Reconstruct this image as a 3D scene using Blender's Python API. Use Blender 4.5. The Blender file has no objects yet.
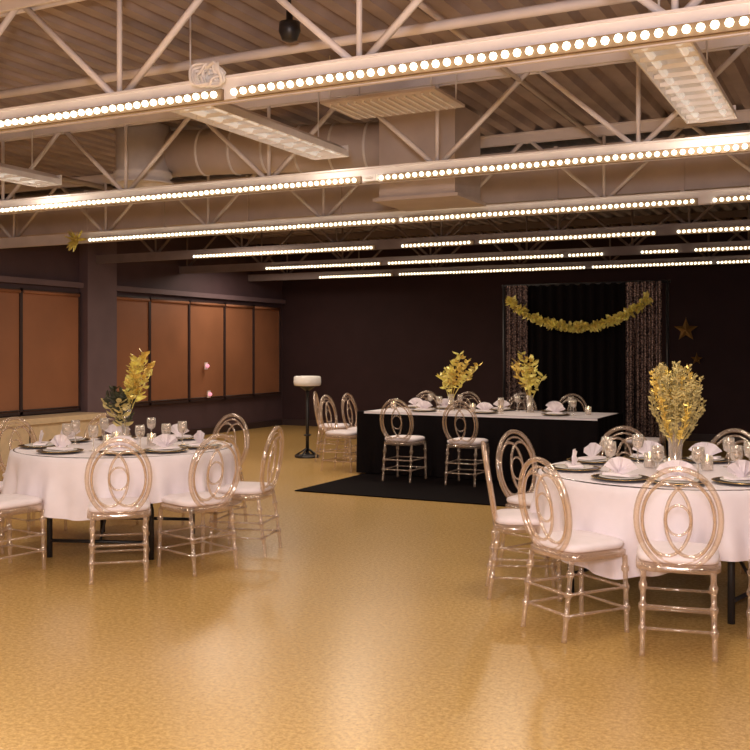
import bpy, math, random
from math import sin, cos, pi, radians
from mathutils import Vector, Matrix
random.seed(7)
scene = bpy.context.scene
try:
    scene.view_settings.view_transform = 'Standard'
    scene.view_settings.look = 'None'
except Exception: pass

# ------------------------------------------------------------------ materials
def newmat(name):
    m = bpy.data.materials.new(name); m.use_nodes = True
    nt = m.node_tree; b = nt.nodes['Principled BSDF']
    return m, nt, b
def mat(name, c, rough=0.5, metal=0.0, spec=0.5, var=0.12, scale=12.0, bump=0.0, bscale=60.0, emis=None, estr=0.0):
    m, nt, b = newmat(name)
    tc = nt.nodes.new('ShaderNodeTexCoord')
    n = nt.nodes.new('ShaderNodeTexNoise'); n.inputs['Scale'].default_value = scale; n.inputs['Detail'].default_value = 4
    r = nt.nodes.new('ShaderNodeValToRGB')
    r.color_ramp.elements[0].position = 0.3; r.color_ramp.elements[1].position = 0.7
    r.color_ramp.elements[0].color = (*[x*(1-var) for x in c], 1)
    r.color_ramp.elements[1].color = (*[min(1, x*(1+var)) for x in c], 1)
    nt.links.new(tc.outputs['Object'], n.inputs['Vector'])
    nt.links.new(n.outputs['Fac'], r.inputs['Fac']); nt.links.new(r.outputs['Color'], b.inputs['Base Color'])
    b.inputs['Roughness'].default_value = rough; b.inputs['Metallic'].default_value = metal
    b.inputs['Specular IOR Level'].default_value = spec
    if bump > 0:
        n2 = nt.nodes.new('ShaderNodeTexNoise'); n2.inputs['Scale'].default_value = bscale
        bp = nt.nodes.new('ShaderNodeBump'); bp.inputs['Strength'].default_value = bump
        nt.links.new(tc.outputs['Object'], n2.inputs['Vector'])
        nt.links.new(n2.outputs['Fac'], bp.inputs['Height']); nt.links.new(bp.outputs['Normal'], b.inputs['Normal'])
    if emis:
        b.inputs['Emission Color'].default_value = (*emis, 1); b.inputs['Emission Strength'].default_value = estr
    return m
def clear(name, c, fac, rough=0.08, add=.45):
    m, nt, b = newmat(name)
    b.inputs['Base Color'].default_value = (*c, 1); b.inputs['Roughness'].default_value = rough
    b.inputs['Specular IOR Level'].default_value = 1.0
    t = nt.nodes.new('ShaderNodeBsdfTransparent'); t.inputs['Color'].default_value = (0.93, 0.88, 0.82, 1)
    lw = nt.nodes.new('ShaderNodeLayerWeight'); lw.inputs['Blend'].default_value = 0.4
    mp = nt.nodes.new('ShaderNodeMapRange'); mp.inputs['To Min'].default_value = fac; mp.inputs['To Max'].default_value = min(1, fac+add)
    mx = nt.nodes.new('ShaderNodeMixShader')
    nt.links.new(lw.outputs['Facing'], mp.inputs['Value']); nt.links.new(mp.outputs['Result'], mx.inputs['Fac'])
    nt.links.new(t.outputs[0], mx.inputs[1]); nt.links.new(b.outputs[0], mx.inputs[2])
    g = nt.nodes.new('ShaderNodeBsdfGlossy'); g.inputs['Roughness'].default_value = 0.12; g.inputs['Color'].default_value = (1, .95, .9, 1)
    mx2 = nt.nodes.new('ShaderNodeMixShader'); mx2.inputs['Fac'].default_value = 0.18
    nt.links.new(mx.outputs[0], mx2.inputs[1]); nt.links.new(g.outputs[0], mx2.inputs[2])
    nt.links.new(mx2.outputs[0], nt.nodes['Material Output'].inputs['Surface'])
    return m

def floor_mat():
    m, nt, b = newmat('floor_speckled')
    tc = nt.nodes.new('ShaderNodeTexCoord')
    v = nt.nodes.new('ShaderNodeTexNoise'); v.inputs['Scale'].default_value = 44; v.inputs['Detail'].default_value = 8; v.inputs['Roughness'].default_value = 0.9
    r = nt.nodes.new('ShaderNodeValToRGB'); cr = r.color_ramp
    cr.elements[0].position = 0.38; cr.elements[0].color = (0.37, 0.205, 0.055, 1)
    cr.elements[1].position = 0.62; cr.elements[1].color = (0.83, 0.56, 0.21, 1)
    big = nt.nodes.new('ShaderNodeTexNoise'); big.inputs['Scale'].default_value = 0.7; big.inputs['Detail'].default_value = 3
    r2 = nt.nodes.new('ShaderNodeValToRGB'); r2.color_ramp.elements[0].color = (0.85, 0.84, 0.82, 1); r2.color_ramp.elements[1].color = (1, 1, 1, 1)
    mx = nt.nodes.new('ShaderNodeMixRGB'); mx.blend_type = 'MULTIPLY'; mx.inputs['Fac'].default_value = 1
    nt.links.new(tc.outputs['Object'], v.inputs['Vector']); nt.links.new(tc.outputs['Object'], big.inputs['Vector'])
    nt.links.new(v.outputs['Fac'], r.inputs['Fac']); nt.links.new(big.outputs['Fac'], r2.inputs['Fac'])
    nt.links.new(r.outputs[0], mx.inputs[1]); nt.links.new(r2.outputs[0], mx.inputs[2]); nt.links.new(mx.outputs[0], b.inputs['Base Color'])
    b.inputs['Roughness'].default_value = 0.27; b.inputs['Specular IOR Level'].default_value = 0.5
    bp = nt.nodes.new('ShaderNodeBump'); bp.inputs['Strength'].default_value = 0.06; bp.inputs['Distance'].default_value = 0.005
    nt.links.new(v.outputs['Fac'], bp.inputs['Height']); nt.links.new(bp.outputs['Normal'], b.inputs['Normal'])
    return m

M = {}
M['floor'] = floor_mat()
M['wall'] = mat('wall_plum_paint', (0.042, 0.020, 0.022), 0.7, spec=.3, var=0.1, scale=3)
M['wall_left'] = mat('wall_mauve_paint', (0.090, 0.052, 0.060), 0.7, var=0.1, scale=3)
M['pillar'] = mat('pillar_paint', (0.17, 0.115, 0.13), 0.6, var=0.08, scale=3)
M['deck'] = mat('steel_deck_paint', (0.38, 0.30, 0.28), 0.55, var=0.2, scale=2.5)
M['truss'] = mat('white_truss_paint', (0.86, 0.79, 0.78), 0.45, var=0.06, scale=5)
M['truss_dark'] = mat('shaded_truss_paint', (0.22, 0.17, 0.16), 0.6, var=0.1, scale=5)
M['duct'] = mat('duct_paint', (0.68, 0.58, 0.53), 0.5, var=0.1, scale=3)
M['white'] = mat('white_enamel', (0.92, 0.88, 0.86), 0.35, var=0.04)
M['tube'] = mat('fluorescent_tube', (0.9, 0.88, 0.84), 0.3, var=0.02, emis=(1, 0.93, 0.85), estr=0.3)
M['shade'] = mat('roller_shade', (0.35, 0.150, 0.075), 0.5, var=0.12, scale=1.5, bump=0.05)
M['frame'] = mat('window_frame', (0.05, 0.03, 0.03), 0.4)
M['bead'] = mat('led_bulb', (1, 1, 0.9), 0.3, emis=(1.0, 0.91, 0.66), estr=3.0)
M['tape'] = mat('led_cord', (0.26, 0.17, 0.10), 0.6)
M['cloth'] = mat('white_linen', (0.87, 0.80, 0.86), 0.65, var=0.05, scale=6, bump=0.05, bscale=200)
M['black'] = mat('black_linen', (0.005, 0.003, 0.0035), 0.85, spec=0.12)
M['mat'] = mat('black_carpet', (0.005, 0.003, 0.0035), 0.85, spec=0.06)
M['acrylic'] = clear('clear_acrylic', (0.90, 0.71, 0.59), 0.10, .06, .42)
M['glass'] = clear('clear_glass', (0.95, 0.93, 0.9), 0.15, 0.03)
M['cushion'] = mat('white_cushion', (0.90, 0.82, 0.87), 0.6, var=0.04)
M['darkmetal'] = mat('dark_metal', (0.02, 0.018, 0.02), 0.4)
M['charger'] = mat('dark_charger', (0.035, 0.02, 0.02), 0.25)
M['china'] = mat('white_china', (0.9, 0.86, 0.82), 0.2, var=0.02)
M['gold'] = mat('gold_leaf', (0.90, 0.60, 0.15), 0.32, metal=0.35, var=0.3, scale=20)
M['foil'] = mat('gold_foil', (1.0, 0.76, 0.22), 0.3, metal=0.2, var=0.25, scale=20)
M['olive'] = mat('gilded_foliage', (0.58, 0.47, 0.19), 0.55, var=0.4, scale=25)
M['green'] = mat('dark_foliage', (0.055, 0.055, 0.03), 0.5, var=0.3)
M['beige'] = mat('beige_bench', (0.74, 0.58, 0.38), 0.5, var=0.08)
M['gold_rim'] = mat('gold_rim', (0.8, 0.55, 0.2), 0.25, metal=0.8)
M['flame'] = mat('candle_flame', (1,.8,.5), .5, emis=(1,.75,.4), estr=5)
M['pinkglow'] = mat('pink_reflection_glow', (.8,.3,.4), .3, emis=(1,.35,.45), estr=1.0)  # glow standing in for pink reflections on the windows
def sequin():
    m, nt, b = newmat('sequin_fabric')
    tc = nt.nodes.new('ShaderNodeTexCoord'); v = nt.nodes.new('ShaderNodeTexVoronoi'); v.inputs['Scale'].default_value = 42
    r = nt.nodes.new('ShaderNodeValToRGB'); r.color_ramp.elements[0].color = (0.52, 0.35, 0.28, 1); r.color_ramp.elements[1].color = (0.04, 0.025, 0.025, 1)
    r.color_ramp.elements[1].position = 0.65
    nt.links.new(tc.outputs['Object'], v.inputs['Vector']); nt.links.new(v.outputs['Distance'], r.inputs['Fac']); nt.links.new(r.outputs[0], b.inputs['Base Color'])
    bp = nt.nodes.new('ShaderNodeBump'); bp.inputs['Strength'].default_value = 0.8
    nt.links.new(v.outputs['Color'], bp.inputs['Height']); nt.links.new(bp.outputs['Normal'], b.inputs['Normal'])
    b.inputs['Metallic'].default_value = 0.5; b.inputs['Roughness'].default_value = 0.35
    return m
M['sequin'] = sequin()

# ------------------------------------------------------------------ mesh builder
class MB:
    def __init__(s): s.v=[]; s.f=[]; s.m=[]; s.sm=[]; s.mats=[]
    def mi(s, k):
        if k not in s.mats: s.mats.append(k)
        return s.mats.index(k)
    def add(s, vs, fs, k, smooth=False):
        o=len(s.v); s.v += [tuple(x) for x in vs]; i=s.mi(k)
        for f in fs: s.f.append([a+o for a in f]); s.m.append(i); s.sm.append(smooth)
    def box(s, x0,x1,y0,y1,z0,z1,k):
        vs=[(x0,y0,z0),(x1,y0,z0),(x1,y1,z0),(x0,y1,z0),(x0,y0,z1),(x1,y0,z1),(x1,y1,z1),(x0,y1,z1)]
        s.add(vs,[(0,3,2,1),(4,5,6,7),(0,1,5,4),(1,2,6,5),(2,3,7,6),(3,0,4,7)],k)
    def tube(s, pts, r, k, n=8, closed=False, flat=1.0):
        pts=[Vector(p) for p in pts]; N=len(pts); vs=[]; fs=[]
        rr = r if isinstance(r,(list,tuple)) else [r]*N
        prev=None
        for i,p in enumerate(pts):
            if closed: t=pts[(i+1)%N]-pts[i-1]
            else: t=pts[min(i+1,N-1)]-pts[max(i-1,0)]
            if t.length<1e-9: t=Vector((0,0,1))
            t.normalize()
            if prev is None:
                up=Vector((0,0,1)) if abs(t.z)<0.9 else Vector((0,1,0))
                u=t.cross(up).normalized()
            else:
                u=(prev-t*prev.dot(t)); u.normalize()
            prev=u; w=t.cross(u)
            for j in range(n):
                a=2*pi*j/n; vs.append(p+u*cos(a)*rr[i]+w*sin(a)*rr[i]*flat)
        for i in range(N if closed else N-1):
            for j in range(n):
                a=i*n+j; b=i*n+(j+1)%n; c=((i+1)%N)*n+(j+1)%n; d=((i+1)%N)*n+j
                fs.append((a,b,c,d))
        if not closed:
            fs.append(tuple(reversed(range(n)))); fs.append(tuple(range((N-1)*n,N*n)))
        s.add(vs,fs,k,True)
    def lathe(s, prof, k, c=(0,0,0), n=20, cap=True, sq=None):
        vs=[];fs=[]
        for (r,z) in prof:
            for j in range(n):
                a=2*pi*j/n; q=1.0
                if sq: q=1.0/((abs(cos(a))**sq+abs(sin(a))**sq)**(1/sq))
                vs.append((c[0]+r*q*cos(a),c[1]+r*q*sin(a),c[2]+z))
        for i in range(len(prof)-1):
            for j in range(n):
                fs.append((i*n+j,i*n+(j+1)%n,(i+1)*n+(j+1)%n,(i+1)*n+j))
        if cap:
            fs.append(tuple(reversed(range(n)))); fs.append(tuple(range((len(prof)-1)*n,len(prof)*n)))
        s.add(vs,fs,k,True)
    def grid(s, fn, nu, nv, k, smooth=True, closeu=False):
        vs=[fn(i/(nu if closeu else nu-1), j/(nv-1)) for j in range(nv) for i in range(nu)]
        fs=[]
        for j in range(nv-1):
            for i in range(nu if closeu else nu-1):
                fs.append((j*nu+i,j*nu+(i+1)%nu,(j+1)*nu+(i+1)%nu,(j+1)*nu+i))
        s.add(vs,fs,k,smooth)
    def leaf(s, p, d, L, W, k):
        d=Vector(d).normalized(); p=Vector(p)
        side=d.cross(Vector((random.uniform(-1,1),random.uniform(-1,1),random.uniform(-.3,1))));
        if side.length<1e-3: side=Vector((1,0,0))
        side.normalize(); n=d.cross(side)*W*0.35
        vs=[p,p+d*L*.35+side*W+n,p+d*L*.75+side*W*.7+n,p+d*L,p+d*L*.75-side*W*.7+n,p+d*L*.35-side*W+n,p+d*L*.5]
        s.add(vs,[(0,1,6),(1,2,6),(2,3,6),(3,4,6),(4,5,6),(5,0,6)],k,False)
    def mesh(s, name):
        me=bpy.data.meshes.new(name); me.from_pydata(s.v,[],s.f)
        for k in s.mats: me.materials.append(M[k])
        me.polygons.foreach_set('material_index',s.m); me.polygons.foreach_set('use_smooth',s.sm)
        me.update(); return me
    def obj(s, name, loc=(0,0,0), rz=0, parent=None):
        return place(s.mesh(name), name, loc, rz, parent)
def place(me, name, loc=(0,0,0), rz=0, parent=None):
    o=bpy.data.objects.new(name,me); scene.collection.objects.link(o)
    o.location=loc; o.rotation_euler=(0,0,rz)
    if parent: o.parent=parent
    return o

# ------------------------------------------------------------------ room shell
XL,XR,YF,YB,ZC=-10.6,5.0,-4.0,17.1,3.6
b=MB(); b.box(XL-.2,XR+.2,YF-.2,YB+.2,-.1,0,'floor'); b.obj('floor')
b=MB(); b.box(XL-.15,XL,YF,YB,0,ZC+.1,'wall_left'); b.obj('wall_left')
b=MB(); b.box(XL-.15,XR+.15,YB,YB+.15,0,ZC+.1,'wall'); b.obj('wall_back')
b=MB(); b.box(XR,XR+.15,YF,YB,0,ZC+.1,'wall_left'); b.obj('wall_right')
b=MB(); b.box(XL-.15,XR+.15,YF-.15,YF,0,ZC+.1,'wall_left'); b.obj('wall_front')
b=MB(); pitch=.2; prof=[]; x=XL
while x<XR:
    prof += [(x,ZC),(x+.09,ZC),(x+.12,ZC+.055),(x+.17,ZC+.055)]; x+=pitch
prof.append((x,ZC)); vs=[];fs=[]
for (x,z) in prof: vs += [(x,YF,z),(x,YB,z)]
for i in range(len(prof)-1): fs.append((2*i,2*i+1,2*i+3,2*i+2))
b.add(vs,fs,'deck'); b.box(XL,XR,YF,YB,ZC+.06,ZC+.12,'deck'); b.obj('ceiling')
b=MB(); b.box(XL,XL+.02,YF,YB,0,.12,'frame'); b.obj('baseboard_left')
b=MB(); b.box(XL+.02,XR,YB-.02,YB,0,.12,'frame'); b.obj('baseboard_back')
edges=[(8.0,9.1),(9.1,10.2),(10.2,11.35)]+[(12.05,12.95),(12.95,14.0),(14.0,15.05),(15.05,16.0),(16.0,16.95)]+[(4.6,5.7),(5.7,6.8),(6.8,7.9)]
for i,(a,c) in enumerate(edges):
    b=MB(); z0,z1=.6,2.36
    b.box(XL+.001,XL+.03,a+.02,c-.02,z0+.03,z1-.03,'shade')
    for (y0,y1,q0,q1) in [(a,a+.025,z0,z1),(c-.025,c,z0,z1),(a,c,z0,z0+.04),(a,c,z1-.04,z1)]:
        b.box(XL,XL+.05,y0,y1,q0,q1,'frame')
    b.tube([(XL+.05,a+.03,z1-.05),(XL+.05,c-.03,z1-.05)],.025,'shade')
    b.tube([(XL+.045,a+.04,z0+.06),(XL+.045,c-.04,z0+.06)],.012,'frame',6)
    b.obj('window_%d'%(i+1))
b=MB(); b.box(XL,XL+.16,11.38,12.02,0,ZC,'pillar'); b.obj('trim_1')
b=MB(); b.box(XL,XL+.09,12.02,YB-.02,2.42,2.50,'pillar'); b.box(XL,XL+.09,4,11.38,2.42,2.5,'pillar'); b.obj('trim_2')
b=MB(); b.box(XL+.03,XL+.5,6.4,11.3,.0,.5,'beige'); b.box(XL+.02,XL+.54,6.35,11.35,.5,.58,'beige')
for y in [7.5,8.7,9.9]: b.box(XL+.5,XL+.505,y,y+.02,.05,.48,'frame')
b.obj('window_bench')
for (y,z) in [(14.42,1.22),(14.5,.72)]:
    b=MB(); b.box(0,.02,-.04,.04,-.06,.06,'white'); b.lathe([(.001,-.035),(.025,-.02),(.032,0),(.025,.02),(.001,.035)],'pinkglow',(.045,0,0),12); b.obj('window_reflection_glint',(XL+.08,y,z))  # window reflections modelled as small glowing beads, no lamp here

# ------------------------------------------------------------------ trusses
ZB=2.8
rows=[1.9,4.34,6.97,9.3,11.6,13.8,15.9]
for Y in rows:
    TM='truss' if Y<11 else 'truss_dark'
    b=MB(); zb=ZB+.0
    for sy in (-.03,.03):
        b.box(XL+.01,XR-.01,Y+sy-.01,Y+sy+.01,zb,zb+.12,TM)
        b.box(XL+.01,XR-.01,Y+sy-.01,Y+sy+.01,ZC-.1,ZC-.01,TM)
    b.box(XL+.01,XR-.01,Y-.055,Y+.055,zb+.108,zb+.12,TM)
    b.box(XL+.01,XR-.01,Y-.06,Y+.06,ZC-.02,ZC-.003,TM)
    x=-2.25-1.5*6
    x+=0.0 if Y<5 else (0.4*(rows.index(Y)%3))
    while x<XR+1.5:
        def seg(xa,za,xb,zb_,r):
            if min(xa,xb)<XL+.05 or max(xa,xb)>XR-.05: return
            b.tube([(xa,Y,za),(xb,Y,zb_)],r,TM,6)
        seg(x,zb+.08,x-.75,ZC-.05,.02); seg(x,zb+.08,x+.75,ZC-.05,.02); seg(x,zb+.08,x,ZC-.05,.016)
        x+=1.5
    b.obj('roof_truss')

# ------------------------------------------------------------------ LED strings
def beads(b,segs,Y):
    for (xa,xb) in segs:
        b.box(xa,xb,Y-.062,Y-.041,ZB-.004,ZB+.052,'tape')
        x=xa
        while x<xb:
            c=(x,Y-.082,ZB+.022+random.uniform(-.002,.002)); r=.0195
            n=8; vs=[];fs=[]
            for (q,z) in [(.0,-1),(.7,-.71),(1,0),(.7,.71),(0,1)]:
                if q==0: vs.append((c[0],c[1],c[2]+z*r))
                else:
                    for j in range(n): vs.append((c[0]+cos(j*2*pi/n)*r*q,c[1]+sin(j*2*pi/n)*r*q,c[2]+z*r))
            for j in range(n):
                k=(j+1)%n
                fs += [(0,1+k,1+j),(1+j,1+k,1+n+k,1+n+j),(1+n+j,1+n+k,1+2*n+k,1+2*n+j),(1+2*n+j,1+2*n+k,1+3*n)]
            b.add(vs,fs,'bead',True); x+=.056
S={4.34:[(-8.6,-3.02),(-2.93,4.5)],6.97:[(-8.6,-3.57),(-3.38,4.5)],9.3:[(-8.42,-4.35),(-4.3,-1.4),(-1.25,4.5)],
   11.6:[(-8.6,-5.75),(-5.35,-4.4),(-4.3,-2.2),(-1.95,4.5)],13.8:[(-8.8,-6.75),(-6.6,-3.9),(-3.8,-3.35),(-2.8,-2.35),(-2.1,4.5)],
   15.9:[(-9.0,-7.55),(-7.4,-4.15),(-4.0,-2.2),(-2.1,4.5)]}
for Y,sg in S.items():
    b=MB(); beads(b,sg,Y); b.obj('string_lights')
def cordbundle(x,Y):
    b=MB()
    for i in range(8):
        pts=[]; r=.03+.007*i; ph=random.uniform(0,6)
        for j in range(20):
            a=2*pi*j/20; pts.append((r*cos(a)*1.3+.016*sin(3*a+ph),-.10-.008*i+.018*sin(2*a+ph),.02+r*.8*sin(a)+.012*sin(3*a+i)))
        b.tube(pts,.008,'white',6,True)
    b.box(-.05,.05,-.09,-.06,.0,.04,'white')
    b.obj('cord_bundle',(x,Y,ZB+.09))
cordbundle(-3.05,4.34)
b=MB(); b.box(-.06,.06,-.1,-.045,0,.05,'white'); b.tube([(-.065,-.07,.02),(0,-.11,.03),(.065,-.07,.02)],.01,'white'); b.obj('power_adapter',(-3.475,6.97,ZB+.0))

# ------------------------------------------------------------------ fluorescent fixtures
b=MB()
L=1.0
vs=[];prof=[(-.16,0),(-.15,.05),(-.07,.1),(.07,.1),(.15,.05),(.16,0),(.15,0),(.145,.035),(.06,.075),(-.06,.075),(-.145,.035),(-.15,0)]
n=len(prof)
for y in (-L,L):
    for (x,z) in prof: vs.append((x,y,z))
fs=[(i,(i+1)%n,n+(i+1)%n,n+i) for i in range(n)]
b.add(vs,fs,'white')
b.box(-.15,.15,-L-.01,-L,0,.09,'white'); b.box(-.15,.15,L,L+.01,0,.09,'white')
for x in (-.085,.085): b.tube([(x,-L+.03,.03),(x,L-.03,.03)],.019,'tube',10)
for i in range(11):
    y=-L+.1+i*.18; b.box(-.145,.145,y,y+.008,.005,.03,'white')
for y in (-.8,.8): b.tube([(0,y,.1),(0,y,.6)],.006,'white',6)
fl=b.mesh('fluorescent_fixture')
for (x,y) in [(-.95,5.85),(-3.8,5.85),(-6.75,5.85),(-9.4,5.85),(-1.05,.4),(-3.95,.4),(-6.8,.4),(1.8,.4),(1.8,5.85),(-1.05,-2.4),(-3.95,-2.4),(1.8,-2.4)]:  # rows above and behind the camera are unseen, added to carry fill
    place(fl,'fluorescent_fixture',(x,y,3.0))

# ------------------------------------------------------------------ ducts
b=MB(); b.box(XL+.01,XR-.01,9.55+.0,10.15,2.98,3.48,'duct')
for i in range(13):
    x=XL+.6+i*1.2; b.box(x,x+.04,9.53,10.17,2.96,3.49,'duct')
b.obj('rectangular_air_duct')
b=MB()
b.tube([(-6.0,7.6,3.36),(-3.82,7.95,3.3)],.21,'duct',24)
for i in range(6): b.tube([(-5.6+i*.32,7.665+i*.051,3.35-.009*i),(-5.58+i*.32,7.668+i*.051,3.349-.009*i)],.22,'white',24)
b.lathe([(.25,.42),(.25,0),(.27,-.01),(.27,-.05),(.25,-.06),(.25,-.08),(.29,-.11),(.29,-.125),(.24,-.12),(.21,-.06),(.1,-.08),(.02,-.10)],'white',(-6.13,7.42,3.17),28)
b.obj('round_air_duct')
b=MB(); b.box(-3.8,-3.1,7.7,8.3,2.8,3.56,'duct'); b.box(-3.84,-3.06,7.66,8.34,2.77,2.8,'duct')
b.obj('duct_plenum')
b=MB(); b.box(-3.5,-2.62,6.15,6.7,3.24,3.26,'duct')
for i in range(13): b.box(-3.45+i*.064,-3.435+i*.064,6.2,6.65,3.225,3.24,'white')
for (x,y) in [(-3.45,6.2),(-2.67,6.2),(-3.45,6.65),(-2.67,6.65)]: b.tube([(x,y,3.25),(x,y,3.59)],.006,'white',6)
b.obj('air_vent_grille')
for (x,y0,y1,z,r) in [(-8.3,YF+.1,9.45,3.46,.03),(-2.3,2.2,9.4,3.46,.018),(.4,YF+.1,9.4,3.46,.02)]:
    b=MB(); b.tube([(x,y0,z),(x,y1,z)],r,'duct',10); b.obj('conduit_pipe')
b=MB(); b.tube([(XL+.02,5.3,3.36),(XR-.02,5.3,3.36)],.03,'truss',10); b.obj('sprinkler_pipe')
b=MB(); b.lathe([(.02,.15),(.02,.06),(.06,.05),(.065,0),(.045,-.05),(.02,-.06)],'darkmetal',(-3.05,5.0,3.36),16); b.tube([(-3.05,5.0,3.44),(-3.05,5.0,3.6)],.01,'darkmetal'); b.obj('security_camera')
for (x,y) in [(-3.4,9.85),(-5.2,9.85)]:
    b=MB(); b.lathe([(.09,.09),(.09,0),(.08,0),(.07,.07)],'darkmetal',(0,0,0),18); b.obj('fill_light_can',(x,y,2.87))  # added cans that house the head table fill, not real fittings

# ------------------------------------------------------------------ chair
def arcpts(cx,hw,cz,hz,n=40,ybase=-.19,tilt=.16):
    P=[]
    for i in range(n):
        a=2*pi*i/n; z=cz+hz*sin(a); P.append((cx+hw*cos(a),ybase-(z-.45)*tilt,z))
    return P
b=MB()
b.tube(arcpts(0,.198,.675,.25,48),.0145,'acrylic',8,True)
b.tube(arcpts(0,.168,.668,.218,44),.007,'acrylic',6,True)
b.tube(arcpts(-.055,.115,.67,.18,36),.009,'acrylic',6,True)
b.tube(arcpts(.055,.115,.67,.18,36),.009,'acrylic',6,True)
b.tube(arcpts(0,.06,.67,.075,24),.007,'acrylic',6,True)
b.lathe([(.19,.405),(.205,.41),(.205,.44),(.19,.448)],'acrylic',(0,0,0),32,True,5)
b.lathe([(.17,.449),(.195,.455),(.2,.47),(.195,.485),(.17,.495),(.1,.5),(.01,.501)],'cushion',(0,0,0),32,True,5)
def leg(x,y,x2,y2):
    zs=[.41,.36,.35,.33,.32,.26,.25,.23,.22,.15,.14,.12,.11,.03,.0]
    rs=[.014,.014,.021,.021,.013,.013,.021,.021,.013,.013,.021,.021,.013,.012,.014]
    b.tube([(x+(x2-x)*(1-z/.41),y+(y2-y)*(1-z/.41),z) for z in zs],rs,'acrylic',8)
for sx in (-1,1):
    leg(sx*.175,.175,sx*.18,.185); leg(sx*.165,-.18,sx*.17,-.235)
    for z in (.13,.24):
        b.tube([(sx*.177,.18,z),(sx*.167,-.2-(.41-z)*.06,z)],.008,'acrylic',6)
for z in (.13,.24):
    b.tube([(-.177,.18,z),(.177,.18,z)],.008,'acrylic',6)
    b.tube([(-.168,-.205,z),(.168,-.205,z)],.008,'acrylic',6)
chair=b.mesh('dining_chair')
def put_chair(x,y,rz,z=0): return place(chair,'dining_chair',(x,y,z),rz)

# ------------------------------------------------------------------ tableware
b=MB(); b.lathe([(.10,0),(.12,.002),(.16,.012),(.163,.014),(.158,.015),(.11,.006),(.01,.006)],'charger',n=28)
b.lathe([(.161,.014),(.165,.0155),(.161,.017),(.156,.0155)],'gold_rim',n=28,cap=False)
b.lathe([(.07,.008),(.08,.009),(.12,.02),(.118,.022),(.078,.013),(.01,.013)],'china',n=28)
charger=b.mesh('charger_plate')
b=MB()
for i in range(7):
    a=(i-3)*.33; L=.12
    b.add([(0,0,0),(sin(a-.16)*L,.012*(i%2),cos(a-.16)*L*.8+.01),(sin(a+.16)*L,.012*((i+1)%2),cos(a+.16)*L*.8+.01),(0,-.015,.02)],[(0,1,2),(0,2,3),(0,3,1)],'cushion')
b.box(-.09,.09,-.045,.045,0,.012,'cushion')
napkin=b.mesh('folded_napkin')
b=MB(); b.lathe([(.034,0),(.034,.003),(.006,.008),(.004,.08),(.006,.09),(.03,.105),(.038,.14),(.034,.185),(.032,.185),(.036,.14),(.028,.108),(.003,.095)],'glass',n=14,cap=False)
b.lathe([(.002,.094),(.027,.107),(.034,.13),(.002,.131)],'glass',n=14,cap=False)
glass=b.mesh('wine_glass')
b=MB(); b.lathe([(.03,0),(.035,.005),(.036,.09),(.033,.09),(.031,.01),(.002,.008)],'glass',n=14,cap=False); b.lathe([(.02,.01),(.022,.05),(.004,.052),(.003,.055)],'cushion',n=12); b.lathe([(.002,.055),(.009,.068),(.007,.08),(.001,.098)],'flame',n=8)
candle=b.mesh('votive_candle')
ZT=.765
def setting(cx,cy,th,r):
    d=(cos(th),sin(th)); t=(-sin(th),cos(th))
    place(charger,'charger_plate',(cx+d[0]*r,cy+d[1]*r,ZT),0)
    place(napkin,'folded_napkin',(cx+d[0]*r,cy+d[1]*r,ZT+.023),th+pi/2)
    place(glass,'wine_glass',(cx+d[0]*(r-.2)+t[0]*.12,cy+d[1]*(r-.2)+t[1]*.12,ZT))

# ------------------------------------------------------------------ round table
def round_table(cx,cy,R,hem,ph):
    e=bpy.data.objects.new('round_banquet_table',None); scene.collection.objects.link(e); e.location=(cx,cy,0)
    b=MB(); b.lathe([(R-.02,.725),(R-.015,.73),(R-.015,.755),(R-.02,.758)],'charger',n=64)
    b.obj('table_top',parent=e)
    b=MB()
    for sy in (-1,1):
        for sx in (-1,1):
            b.tube([(sx*.3,sy*.5,.725),(sx*.38,sy*.5,.35),(sx*.38,sy*.5,0)],.021,'darkmetal',8)
        b.tube([(-.38,sy*.5,.12),(.38,sy*.5,.12)],.013,'darkmetal',8)
        b.tube([(0,sy*.5,.12),(0,sy*.1,.725)],.01,'darkmetal',6)
    o=b.obj('table_legs',parent=e); o.rotation_euler=(0,0,ph)
    b=MB(); NU=280
    def fn(u,v):
        a=2*pi*u
        if v<.3:
            r=(R)*(v/.3); return (r*cos(a),r*sin(a),.762)
        t=(v-.3)/.7
        L=hem+.07*cos(4*(a-ph))
        fold=.5*sin(17*a+1.3*sin(3*a))+.35*sin(29*a+ph)+.2*sin(7*a)
        q=min(1,t*6)
        r=R+.012*q+t*(.03+.06*fold*min(1,t*1.5))
        z=.762-.012*(q if t<.17 else 1)-max(0,t-.02)*L
        return (r*cos(a),r*sin(a),z)
    b.grid(fn,NU,22,'cloth',True,True); b.obj('tablecloth',parent=e)
    return e
A0=radians(-63.5)
T1=(-5.157,6.033); T2=(-1.083,6.276)
round_table(*T1,.83,.36,radians(20)); round_table(*T2,.82,.43,radians(75))
for a,r in [(-33,1.09),(12,1.07),(41,1.05),(76,.97),(150,1.06),(-160,1.06),(-122,1.06),(-78,1.06)]:
    th=A0+radians(a); put_chair(T1[0]+r*cos(th),T1[1]+r*sin(th),th+pi/2+random.uniform(-.08,.08)); setting(*T1,th,.62)
for a,r,t in [(-16,1.06,0),(19,1.07,0),(55,1.06,0),(98,1.06,0),(145,1.04,0),(180,1.04,0),(-138,1.02,0),(-94,.9,0),(-46,1.03,-.22)]:
    th=A0+radians(a); put_chair(T2[0]+r*cos(th),T2[1]+r*sin(th),th+pi/2+t+random.uniform(-.04,.04)); setting(*T2,th,.61)
for T in (T1,T2):
    for a in (30,150,270): 
        place(candle,'votive_candle',(T[0]+.2*cos(radians(a)),T[1]+.2*sin(radians(a)),ZT))

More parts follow.
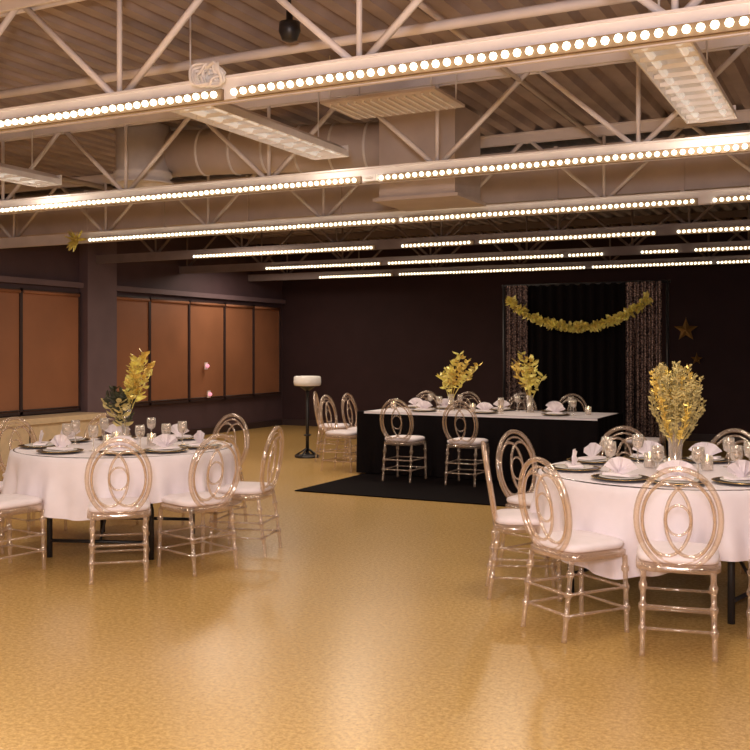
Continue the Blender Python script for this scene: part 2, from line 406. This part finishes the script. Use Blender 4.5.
# ------------------------------------------------------------------ centerpieces
def foliage(b,z0,nst,H,spread,kinds,LL,W,lean=(0,0),dens=10,start=.35,rnd=False):
    for i in range(nst):
        a=2*pi*i/nst+random.uniform(-.3,.3); sp=spread*random.uniform(.15,1); h=H*random.uniform(.7,1)*(1-.25*(sp/spread)**2)
        k=random.choice(kinds); pts=[]
        for j in range(8):
            t=j/7
            q = sin(pi*min(1,t*1.0)*.62)*(t**.8) if rnd else t**1.5
            pts.append(Vector((cos(a)*sp*q+lean[0]*t*t,sin(a)*sp*q+lean[1]*t*t,z0+h*t)))
        b.tube(pts,.0035,'green' if k=='green' else k,5)
        for j in range(dens):
            t=start+(1-start)*j/(dens-1); q=t*7; i0=min(int(q),6); p=pts[i0].lerp(pts[i0+1],q-i0)
            for s in range(2):
                aa=random.uniform(0,2*pi); b.leaf(p,(cos(aa),sin(aa),random.uniform(.2,1.0)),LL*random.uniform(.6,1),W*random.uniform(.7,1),k)
b=MB(); b.lathe([(.05,0),(.055,.01),(.03,.05),(.028,.18),(.045,.28),(.04,.28),(.024,.18),(.02,.05),(.01,.02)],'glass',n=16,cap=False)
foliage(b,.05,11,.40,.11,['green','green','olive'],.10,.024,(-.05,-.03),8,.4)
foliage(b,.05,9,.72,.11,['gold','foil'],.085,.022,(.12,.06),9,.55)
b.obj('floral_centerpiece',(T1[0],T1[1],ZT))
b=MB(); b.lathe([(.05,0),(.052,.01),(.04,.04),(.042,.24),(.055,.3),(.05,.3),(.037,.24),(.036,.04),(.01,.02)],'glass',n=16,cap=False)
foliage(b,.05,60,.66,.18,['olive','olive','olive','gold'],.036,.009,(0,0),26,.40,True)
b.obj('floral_centerpiece',(T2[0],T2[1],ZT))

# ------------------------------------------------------------------ head table
hx0,hx1,hy0,hy1=-5.6,-2.65,10.75,11.85
e=bpy.data.objects.new('head_table',None); scene.collection.objects.link(e)
b=MB(); b.box(hx0+.02,hx1-.02,hy0+.02,hy1-.02,.72,.752,'charger')
for x in (hx0+.3,hx1-.3,(hx0+hx1)/2):
    for y in (hy0+.2,hy1-.2): b.tube([(x,y,.72),(x,y,.013)],.02,'darkmetal')
b.obj('table_frame',parent=e)
b=MB()
def rectp(u,off):
    w=hx1-hx0; h=hy1-hy0; s=u*(2*w+2*h)
    if s<w: return (hx0+s,hy0-off)
    s-=w
    if s<h: return (hx1+off,hy0+s)
    s-=h
    if s<w: return (hx1-s,hy1+off)
    s-=w; return (hx0-off,hy1-s)
def fn(u,v):
    f=.018*sin(u*2*pi*40)+.01*sin(u*2*pi*23)
    x,y=rectp(u%1,(.005+v*(.02+f)) ); return (x,y,.757-.735*v)
b.grid(fn,300,8,'black',True,True); b.box(hx0,hx1,hy0,hy1,.753,.758,'black'); b.obj('black_tablecloth',parent=e)
b=MB()
b.box(hx0+.1,hx1-.02,hy0+.0,hy1-.1,.7585,.7615,'cloth'); b.box(hx0+.1,hx1-.02,hy0-.012,hy0-.008,.735,.7615,'cloth'); b.box(hx0+.1,hx1-.02,hy0-.012,hy0+.001,.7585,.7615,'cloth'); b.obj('table_runner',parent=e)
def setting2(x,y,th):
    place(charger,'charger_plate',(x,y,ZT),0); place(napkin,'folded_napkin',(x,y,ZT+.023),th)
    place(glass,'wine_glass',(x+.2,y,ZT))
RZ=.013
for x in (-4.82,-4.05): put_chair(x,10.44,0,RZ); setting2(x,10.98,0)
setting2(-3.2,10.98,0)
for x in (-5.4,-4.8,-4.06,-3.4): put_chair(x,12.14,pi,RZ) 
for x in (-5.2,-4.8,-4.06,-3.4): setting2(x,11.6,0)
for y in (10.98,11.55): put_chair(-5.9,y,-pi/2)
put_chair(-2.3,11.4,pi/2,RZ); put_chair(-6.55,11.9,-1.2)
for x in (-5.35,-5.0,-4.3,-3.95,-2.9): place(candle,'votive_candle',(x,11.25,ZT))
b=MB(); b.lathe([(.05,0),(.05,.01),(.035,.03),(.04,.2),(.036,.2),(.03,.03)],'glass',n=14,cap=False)
foliage(b,.05,10,.66,.26,['gold','foil'],.11,.024,(.12,0),8,.5)
vase=b.mesh('gold_leaf_centerpiece')
place(vase,'gold_leaf_centerpiece',(-4.6,11.3,ZT)); place(vase,'gold_leaf_centerpiece',(-3.62,11.35,ZT),2.2)
b=MB(); b.box(-5.5,-1.2,9.12,13.75,.001,.012,'mat'); b.obj('black_carpet_rug')

# ------------------------------------------------------------------ backdrop
by=13.45
e=bpy.data.objects.new('curtain_backdrop',None); scene.collection.objects.link(e)
b=MB()
for x in (-4.67,-2.42):
    b.tube([(x,by,.02),(x,by,2.42)],.02,'darkmetal'); b.box(x-.2,x+.2,by-.2,by+.2,.013,.025,'darkmetal')
b.tube([(-4.7,by,2.4),(-2.38,by,2.4)],.02,'darkmetal'); b.obj('backdrop_stand',parent=e)
def curtain(x0,x1,y,k,name,amp,nf):
    b=MB()
    def fn(u,v): return (x0+(x1-x0)*u, y+amp*sin(u*nf*2*pi)*(.6+.4*v), 2.4-2.36*v)
    b.grid(fn,int(nf*10)+1,10,k); b.obj(name,parent=e)
curtain(-4.5,-2.8,by-.02,'black','black_curtain',.03,12)
curtain(-4.62,-4.30,by-.06,'sequin','sequin_curtain_1',.03,4)
curtain(-2.95,-2.48,by-.06,'sequin','sequin_curtain_2',.03,5)
b=MB(); pts=[]
for i in range(60):
    t=i/59; x=-4.50+1.86*t; z=2.16-.34*(1-abs(2*t-1)**2.2); pts.append((x,by-.16,z))
b.tube(pts,.012,'foil',6)
for p in pts:
    for s in range(6):
        b.leaf(p,(random.uniform(-.6,.6),random.uniform(-1,.1),random.uniform(-1,.6)),random.uniform(.07,.12),.035,'foil')
for p in (pts[0],pts[-1]):
    for s in range(12): b.leaf((p[0],p[1],p[2]+.02),(random.uniform(-1,1),random.uniform(-1,.1),random.uniform(-1,1)),.10,.03,'foil')
b.obj('gold_leaf_garland')
def star(name,x,y,z,R,k):
    b=MB(); vs=[(0,-.03,0),(0,.03,0)]
    for i in range(10):
        a=pi/2+i*pi/5; r=R if i%2==0 else R*.42; vs.append((r*cos(a),0,r*sin(a)))
    fs=[]
    for i in range(10): fs += [(0,2+i,2+(i+1)%10),(1,2+(i+1)%10,2+i)]
    b.add(vs,fs,k); b.tube([(0,0,R-.01),(0,0,R+.01)],.003,k,4); b.obj(name,(x,y,z))
M['bronze']=mat('bronze_foil',(.35,.2,.06),.3,metal=.6)
star('star_ornament',-2.77,YB-.05,1.83,.2,'bronze'); star('star_ornament',-2.6,YB-.05,1.35,.10,'bronze')
b=MB()
for i in range(44): b.leaf((-8.56,9.14,2.82),(random.uniform(-1,1),random.uniform(-1,0),random.uniform(-1,.7)),random.uniform(.08,.18),.02,'foil')
b.lathe([(.02,-.03),(.03,0),(.02,.03)],'foil',(-8.56,9.14,2.82),10)
b.obj('gold_bow')

# ------------------------------------------------------------------ cocktail table
b=MB(); b.lathe([(.17,0),(.18,.01),(.17,.03),(.05,.045),(.022,.07)],'darkmetal',n=28)
b.tube([(0,0,.05),(0,0,1.0)],.024,'darkmetal',12)
b.lathe([(.03,.93),(.10,.98),(.12,1.0)],'darkmetal',n=24)
b.lathe([(.17,1.0),(.19,1.01),(.195,1.05),(.19,1.12),(.175,1.135),(.1,1.14),(.01,1.14)],'china',n=28)
b.lathe([(.045,.3),(.05,.3),(.05,.32),(.045,.32)],'darkmetal',n=16)
for i in range(4):
    a=i*pi/2; b.tube([(.02*cos(a),.02*sin(a),.12),(.12*cos(a),.12*sin(a),.06),(.2*cos(a),.2*sin(a),.012)],.012,'darkmetal',8)
b.obj('cocktail_table',(-7.09,12.1,0))

# ------------------------------------------------------------------ lights
def area(name,loc,sx,sy,p,col,rot=(0,0,0)):
    l=bpy.data.lights.new(name,'AREA'); l.shape='RECTANGLE'; l.size=sx; l.size_y=sy; l.energy=p; l.color=col
    o=bpy.data.objects.new(name,l); scene.collection.objects.link(o); o.location=loc; o.rotation_euler=rot; return o
W=(1.0,.86,.70)
for (x,y,p) in [(-1.05,.4,100),(-3.95,.4,100),(-6.8,.4,75),(1.8,.4,60),(-1.05,-2.4,55),(-3.95,-2.4,55),(-3.8,5.85,16),(-.95,5.85,26),(-6.75,5.85,26)]:
    area('fixture_fill_light',(x,y,2.985),.25,1.9,p,W)  # added room fill at fixture positions; the fluorescents in view look unlit
for (x,y,p,s) in [(-3.4,9.85,22,.12),(-5.2,9.85,24,.12)]:
    area('head_table_fill_light',(x,y,2.865),s,s,p,(1,.84,.66))  # added fill to brighten the head table and nearby floor
for (x,y,p,s) in [(-7.6,10.75,46,.9),(-9.4,14.6,38,1.2),(-6.2,12.7,20,1.0)]:
    area('far_fill_light',(x,y,2.95),s,s,p,(1,.82,.66))  # added soft fill for the far end, no fixture behind it
l=bpy.data.lights.new('camera_flash','POINT'); l.energy=460; l.shadow_soft_size=.2; l.color=(1,.89,.90)
o=bpy.data.objects.new('camera_flash',l); scene.collection.objects.link(o); o.location=(.1,-.6,1.95)
w=bpy.data.worlds.new('world'); scene.world=w; w.use_nodes=True
w.node_tree.nodes['Background'].inputs[0].default_value=(.05,.035,.035,1)

# ------------------------------------------------------------------ camera
cam=bpy.data.cameras.new('camera'); cam.sensor_width=36; cam.lens=36*1000/750; cam.shift_y=-25/750
co=bpy.data.objects.new('camera',cam); scene.collection.objects.link(co)
co.location=(0,0,1.5); co.rotation_euler=(pi/2,0,radians(26.5)); scene.camera=co
